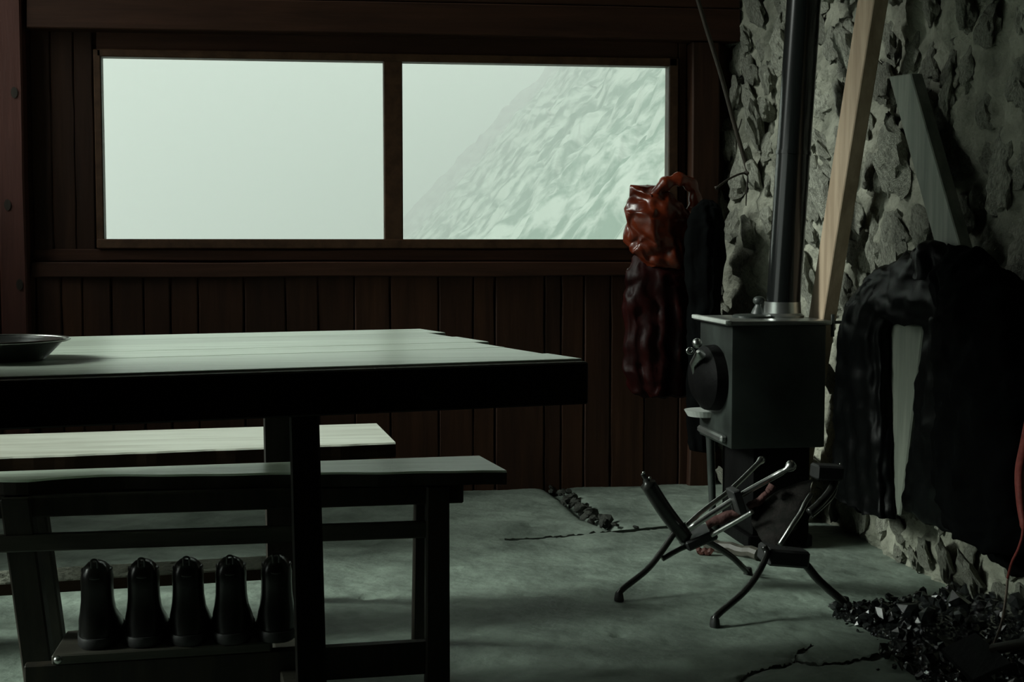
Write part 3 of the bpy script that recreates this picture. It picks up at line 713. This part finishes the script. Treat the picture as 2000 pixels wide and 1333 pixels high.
# dark jacket on the stone wall, with a pale board showing between sleeve and body
jk = empty('jacket', PX(1760, 1000, 1.6), 'black jacket hanging on the stone wall, left sleeve beside the stove', 'jacket')
cloth(secY([(500,1780,1838,.03),(520,1742,1870,.05),(545,1708,1900,.06),(580,1690,1920,.065),(615,1685,1915,.06),(634,1712,1905,.05)], 1.60, .05), 'yoke', 'coat', jk, folds=7, famp=.25, crum=.016, seed=1)
cloth(secY([(474,1800,1824,.012),(484,1793,1834,.03),(505,1784,1848,.045),(540,1775,1860,.05)], 1.585, .04), 'hood', 'coat', jk, folds=7, famp=.3, crum=.014, seed=2)
cloth(secY([(545,1706,1750,.035),(585,1672,1745,.05),(640,1655,1734,.05),(720,1645,1732,.045),(820,1641,1734,.045),(920,1640,1736,.045),(985,1638,1738,.045),(1000,1668,1738,.04)], 1.595, .045), 'sleeve', 'coat', jk, folds=12, famp=.3, crum=.012, seed=3)
cloth(secY([(610,1815,1905,.04),(680,1811,1930,.05),(800,1800,1930,.05),(920,1788,1930,.05),(1010,1775,1930,.05),(1030,1800,1930,.04)], 1.595, .05), 'front_panel', 'coat', jk, folds=12, famp=.3, crum=.012, seed=4)
cloth(secY([(480,1860,1880,.02),(508,1850,1915,.05),(545,1850,1955,.08),(600,1855,1990,.09),(680,1860,2015,.10),(800,1860,2030,.10),(950,1858,2040,.10),(1045,1868,2040,.09),(1062,1890,2030,.08)], 1.56, .09), 'coat', 'blackcoat', None, folds=12, famp=.25, crum=.018, seed=5, label='bulky black coat hanging at the right edge, right of the black jacket', cat='coat')
cloth(secY([(560,1950,1990,.03),(600,1935,2030,.07),(760,1930,2060,.09),(1000,1930,2070,.09),(1090,1945,2070,.08),(1110,1960,2070,.06)], 1.64, .05), 'coat', 'blackcoat', None, folds=10, famp=.25, crum=.018, seed=6, label='black coat lowest at the right edge, behind the bulky coat', cat='coat')
q = [PX(1728,632,1.635), PX(1818,636,1.635), PX(1772,1008,1.635), PX(1725,1000,1.635)]
bm = new(); tk = Vector((.022,0,0)); hexa(bm, [q[3]-tk, q[2]-tk, q[2]+tk*.2, q[3]+tk*.2, q[0]-tk, q[1]-tk, q[1]+tk*.2, q[0]+tk*.2], .004)
obj('backing_board', bm, M['greyboard'], None, label='greenish grey board standing against the wall between jacket sleeve and front', cat='board')

# orange jacket by the window
oj = empty('orange_jacket', PY(1300,900,5.2), 'crumpled orange nylon jacket with gathered hood hanging over the right window corner', 'jacket')
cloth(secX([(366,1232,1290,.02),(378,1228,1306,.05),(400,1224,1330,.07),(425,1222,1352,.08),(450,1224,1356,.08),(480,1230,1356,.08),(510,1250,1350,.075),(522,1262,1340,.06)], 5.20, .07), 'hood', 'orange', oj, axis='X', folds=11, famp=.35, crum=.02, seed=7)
bm = new(); lp = spline([PY(1276,392,5.16), PY(1292,368,5.15), PY(1312,354,5.15), PY(1334,352,5.15), PY(1352,366,5.16), PY(1358,392,5.17), PY(1352,412,5.18)], 6)
tube(bm, lp, [.021+.003*math.sin(i*.9) for i in range(len(lp))], 14, True, 1.2)
for v in bm.verts: v.co += .006*Vector((noise.noise(v.co*40), noise.noise(v.co*40+Vector((5,0,0))), noise.noise(v.co*40+Vector((0,5,0)))))
obj('collar_loop', bm, M['orange'], oj, smooth=True)
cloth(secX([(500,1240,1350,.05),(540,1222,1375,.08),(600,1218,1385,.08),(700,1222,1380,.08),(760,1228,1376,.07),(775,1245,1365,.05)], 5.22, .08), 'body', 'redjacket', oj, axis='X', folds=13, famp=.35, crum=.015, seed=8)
cloth(secX([(392,1372,1396,.02),(404,1356,1406,.05),(430,1343,1412,.07),(500,1338,1415,.08),(600,1345,1404,.08),(700,1345,1400,.08),(860,1345,1400,.08),(875,1355,1392,.06)], 5.08, .07), 'coat', 'blackcoat', None, axis='X', folds=10, famp=.25, crum=.012, seed=9, label='dark coat hanging in the corner beside the orange jacket', cat='coat')

# ------------------------------------------------------------------ folding camp stool
cs_ = empty('folding_stool', PZ(1430,1180), 'folding tubular camp stool with splayed legs and slumped canvas in front of the stove', 'stool')
def D(px, py, Y): return PY(px, py, Y)
F1, F2, F3, F4 = PZ(1209,1176), PZ(1396,1226), PZ(1461,1127), PZ(1650,1186)
for v in (F1, F2, F3, F4): v.z = .010
H1 = D(1345,1045,3.72); H1b = D(1322,1046,3.70); H2 = D(1500,1082,3.50); H2b = D(1497,1082,3.46)
def leg(pts, r, m, nm='leg', foot=None, **k):
    bm = new(); pts_ = spline(pts, 5); tube(bm, pts_, r, 12); o = obj(nm, bm, M[m], cs_, smooth=True, **k)
    if foot is not None:
        bm = new(); lathe(bm, [(.001,-.010),(.012,-.010),(.013,-.004),(.011,.010),(.009,.016),(.001,.016)], foot, 14, sy=1.3); obj('rubber_foot', bm, M['rubber'], o, smooth=50)
    return o
leg([F1, F1+Vector((.006,.0,.02)), D(1262,1115,3.66), D(1291,1080,3.68), D(1318,1040,3.70)], .0085, 'tubedark', foot=F1)
leg([F3, D(1450,1108,3.82), D(1425,1085,3.80), D(1380,1058,3.76), D(1335,1045,3.72)], .0085, 'tubedark', foot=F3)
leg([F2, F2+Vector((.006,0,.02)), D(1450,1160,3.40), D(1478,1125,3.42), D(1497,1085,3.46), D(1492,1068,3.47)], .0085, 'tubedark', foot=F2)
leg([F4, D(1640,1170,3.48), D(1600,1135,3.49), D(1568,1098,3.50), D(1530,1075,3.50)], .011, 'tubedark', foot=F4)
leg([D(1294,1092,3.68), D(1330,1072,3.70), D(1372,1056,3.72), D(1400,1040,3.73)], .0075, 'tubedark', 'brace')
# dark arm with screws
ar = leg([D(1255,925,3.66), D(1262,938,3.66), D(1268,950,3.66), D(1300,1000,3.68), D(1338,1050,3.71)], [.006]*5+[.010]*4+[.021]*12, 'tubedark', 'arm')
for (x, y) in ((1257,924),(1269,934),(1270,955)):
    bm = new(); bmesh.ops.create_icosphere(bm, subdivisions=2, radius=.0042, matrix=Matrix.Translation(D(x,y,3.645))); obj('screw', bm, M['chrome'], ar, smooth=True)
# long bright rails
leg([D(1340,1028,3.68), D(1372,999,3.72), D(1426,958,3.76), D(1472,914,3.80), D(1490,896,3.82)], [.007]*17+[.008,.011,.011,.008], 'chrome', 'side_rail')
leg([D(1345,1034,3.66), D(1440,972,3.64), D(1505,935,3.62), D(1535,918,3.60), D(1551,905,3.60)], [.0085]*14+[.007,.007,.012,.015,.015,.013,.010], 'chrome', 'side_rail')
leg([D(1390,1046,3.66), D(1440,1018,3.60), D(1470,1000,3.56)], .006, 'chrome', 'side_rail')
leg([D(1522,1066,3.46), D(1545,1030,3.46), D(1562,1005,3.47), D(1572,985,3.48), D(1584,966,3.5)], .0065, 'chrome', 'seat_rail')
leg([D(1580,1002,3.50), D(1600,985,3.51), D(1620,962,3.53), D(1632,940,3.55)], .011, 'tubedark', 'seat_rail')
leg([D(1635,936,3.56), D(1630,965,3.54), D(1608,990,3.52), D(1585,1010,3.50)], .004, 'chrome', 'seat_rail')
bm = new(); c = D(1615,922,3.55); box(bm, (-.037,-.03,-.019), (.037,.03,.019), .005, Matrix.Translation(c) @ Matrix.Rotation(R(4), 4, 'Y')); obj('hinge_block', bm, M['rubber'], cs_)
bm = new(); bmesh.ops.create_icosphere(bm, subdivisions=2, radius=.003, matrix=Matrix.Translation(D(1641,907,3.5))); obj('screw', bm, M['chrome'], cs_, smooth=True)
bm = new(); box(bm, (-.011,-.035,-.033), (.011,.035,.033), .003, Matrix.Translation(D(1438,978,3.63)) @ Matrix.Rotation(R(-18), 4, 'Y')); obj('cross_bracket', bm, M['rubber'], cs_)
bm = new(); box(bm, (-.045,-.05,-.014), (.045,.05,.014), .005, Matrix.Translation(D(1362,1050,3.73)) @ Matrix.Rotation(R(-22), 4, 'Y')); obj('pivot_block', bm, M['rubber'], cs_)
bm = new(); box(bm, (-.055,-.05,-.022), (.055,.05,.022), .006, Matrix.Translation(D(1530,1085,3.51)) @ Matrix.Rotation(R(6), 4, 'Y')); obj('pivot_block', bm, M['rubber'], cs_)
def sling(pa, pb, w, sag, name, m, seed=0):
    """rolled/slumped canvas between two points"""
    bm = new(); pts_ = [Vector(pa).lerp(Vector(pb), i/24) - Vector((0,0,sag*math.sin(math.pi*i/24))) for i in range(25)]
    tube(bm, pts_, [w*(.75+.25*math.sin(math.pi*(i+2)/28)+.12*noise.noise(Vector((i*.4, seed, 0)))) for i in range(25)], 20, True, .7)
    for v in bm.verts: v.co += .008*Vector((noise.noise(v.co*30), noise.noise(v.co*30+Vector((5,0,0))), noise.noise(v.co*30+Vector((0,5,0)))))
    return obj(name, bm, M[m], cs_, smooth=True)
sling(D(1380,1028,3.70), D(1444,1000,3.68), .020, .0, 'canvas_roll', 'redcloth', 1)
sling(D(1462,992,3.64), D(1500,968,3.62), .014, .0, 'canvas_roll', 'redcloth', 2)
sling(D(1497,964,3.60), D(1510,948,3.60), .014, .0, 'canvas_roll', 'redcloth', 3)
# slumped seat: a sagging dark sheet with thickness
ca, cb, cc, cd = D(1455,990,3.66), D(1590,930,3.60), D(1575,1070,3.52), D(1495,1085,3.52)
bm = new(); K = 16; G = []
for i in range(K+1):
    row = []
    for j in range(K+1):
        s, t = i/K, j/K; p = (ca.lerp(cb, s)).lerp(cd.lerp(cc, s), t)
        p = p + Vector((0, -.05*math.sin(math.pi*s)*math.sin(math.pi*t), 0)) + .012*Vector((noise.noise(p*22), noise.noise(p*22+Vector((3,0,0))), noise.noise(p*22+Vector((0,3,0)))))
        row.append(bm.verts.new(p))
    G.append(row)
for i in range(K):
    for j in range(K): bm.faces.new((G[i][j], G[i+1][j], G[i+1][j+1], G[i][j+1]))
bmesh.ops.solidify(bm, geom=bm.faces[:], thickness=.008)
obj('canvas_seat', bm, M['canvas'], cs_, smooth=True)

# firewood behind the stool
def log(p, q, r, m, label, cat='log', name='log'):
    bm = new(); pts_ = [Vector(p).lerp(Vector(q), i/8)+Vector((0,0,.003*math.sin(i*2))) for i in range(9)]
    tube(bm, pts_, [r*(1+.1*noise.noise(Vector((i*.7, p[0]*9, 0)))) for i in range(9)], 9)
    obj(name, bm, M[m], None, label=label, cat=cat, group='firewood by the stove')
a = PZ(1395,1068,.03); b = PZ(1485,1080,.03); log((a.x,a.y+.08,.021), (b.x,b.y+.02,.021), .019, 'rail', 'short grey log on the floor behind the folding stool')
a = PZ(1362,1078,.012); b = PZ(1392,1080,.012); log((a.x,a.y,.013), (b.x,b.y,.013), .011, 'post', 'small reddish stick end on the floor beside the grey log', 'stick', 'firewood_stick')

# ------------------------------------------------------------------ coal heap
def heap(x, y):
    # distance from the wall foot and along it
    tx = min(1, max(0, (x-1.25)/.45)); ty = max(0, 1-max(0, (y-3.25))/.32)*(1 if y > 2 else 1)
    return .085*tx**1.3*min(1, ty)
CP = []
rr = random.Random(5)
cpro = [obj('coal_lump', lump(200+s, (1,1,.8), 1, .6), M['coal']) for s in range(8)]
cl = ['black glossy coal lump lying in the loose heap beside the stone wall']
k = 0; tr_ = 0
while k < 290 and tr_ < 20000:
    tr_ += 1
    y = 2.62+1.0*rr.random(); x = 1.16+.56*rr.random()
    # boundary of the heap runs from the stool foot down to the bottom right
    lim = 1.33 - .10*(3.5-y) + .05*noise.noise(Vector((y*9, 0, 4)))
    if y < 2.95: lim = 1.27+(2.95-y)*.35
    if y > 3.5: lim = 1.45+(y-3.5)*2.2
    if x < lim - (.05 if rr.random() < .12 else 0): continue
    s = .009+.020*rr.random()**1.6
    if x < lim+.06: s *= .6
    z = heap(x, y)*(.35+.65*rr.random()) + s*.45
    loc = (x, y, z); rot = (rr.random()*6, rr.random()*6, rr.random()*6); sc = (s*(.8+.6*rr.random()), s*(.8+.5*rr.random()), s*(.7+.4*rr.random()))
    if k < 8: o = cpro[k]; o.location = loc; o.rotation_euler = rot; o.scale = sc
    else: o = inst(cpro[k % 8], 'coal_lump', loc, None, rot, sc)
    tag(o, cl[0], 'coal', 'coal lumps heaped at the foot of the stone wall'); k += 1
# the fine slack under and between the lumps: one heap
bm = new(); K = 70; G = []
for j in range(K):
    row = []
    for i in range(K):
        x = 1.30+.44*i/(K-1); y = 2.62+.95*j/(K-1)
        z = heap(x, y)*.75*min(1, (i/8)) + .010*abs(noise.noise(Vector((x*60, y*60, 1)))) - .006 - (.012 if i < 2 or j > K-4 else 0)
        row.append(bm.verts.new((x, y, z)))
    G.append(row)
for j in range(K-1):
    for i in range(K-1): bm.faces.new((G[j][i], G[j][i+1], G[j+1][i+1], G[j+1][i]))
obj('coal_slack', bm, M['coal'], None, label='fine black coal dust and slack beneath the lumps by the stone wall', cat='coal', kind='stuff')
# coal shovel half buried in the heap
sc_ = empty('coal_shovel', PZ(1900,1300,.08), 'black coal shovel lying on the coal heap at the bottom right', 'shovel')
a = [PZ(1838,1272,.07), PZ(1905,1240,.13), PZ(1975,1300,.12), PZ(1900,1333,.05)]
bm = new(); tk = Vector((0,0,.005)); hexa(bm, [p-tk for p in (a[3],a[2],a[1],a[0])]+[p+tk for p in (a[3],a[2],a[1],a[0])], .001); obj('blade', bm, M['irondark'], sc_)
bm = new(); tube(bm, [a[1].lerp(a[2],.5), a[1].lerp(a[2],.5)+Vector((.12,-.22,.10))], .011, 10); obj('handle', bm, M['leg'], sc_, smooth=True)

# red strap with a pale cord at the right edge
rs_ = empty('red_strap', PX(1990,1000,1.42), 'red strap hanging at the right edge with a thin pale cord end', 'strap')
pts_ = spline([PX(2012,800,1.42), PX(2000,870,1.42), PX(1991,925,1.42), PX(1993,985,1.42), PX(1998,1035,1.42), PX(1990,1070,1.42), PX(1976,1100,1.42), PX(1968,1130,1.42)], 6)
bm = new(); n_ = len(pts_); tube(bm, pts_, [.008+.004*math.sin(math.pi*min(1, i/22)) if i < 24 else .0035 for i in range(n_)], 10, True, .7); obj('webbing', bm, M['redcord'], rs_, smooth=True)
bm = new(); tube(bm, spline([PX(1968,1130,1.42), PX(1965,1165,1.42), PX(1957,1215,1.42), PX(1942,1258,1.43)], 5), .0028, 8); obj('cord_end', bm, M['cord'], rs_, smooth=True, label='thin pale cord')
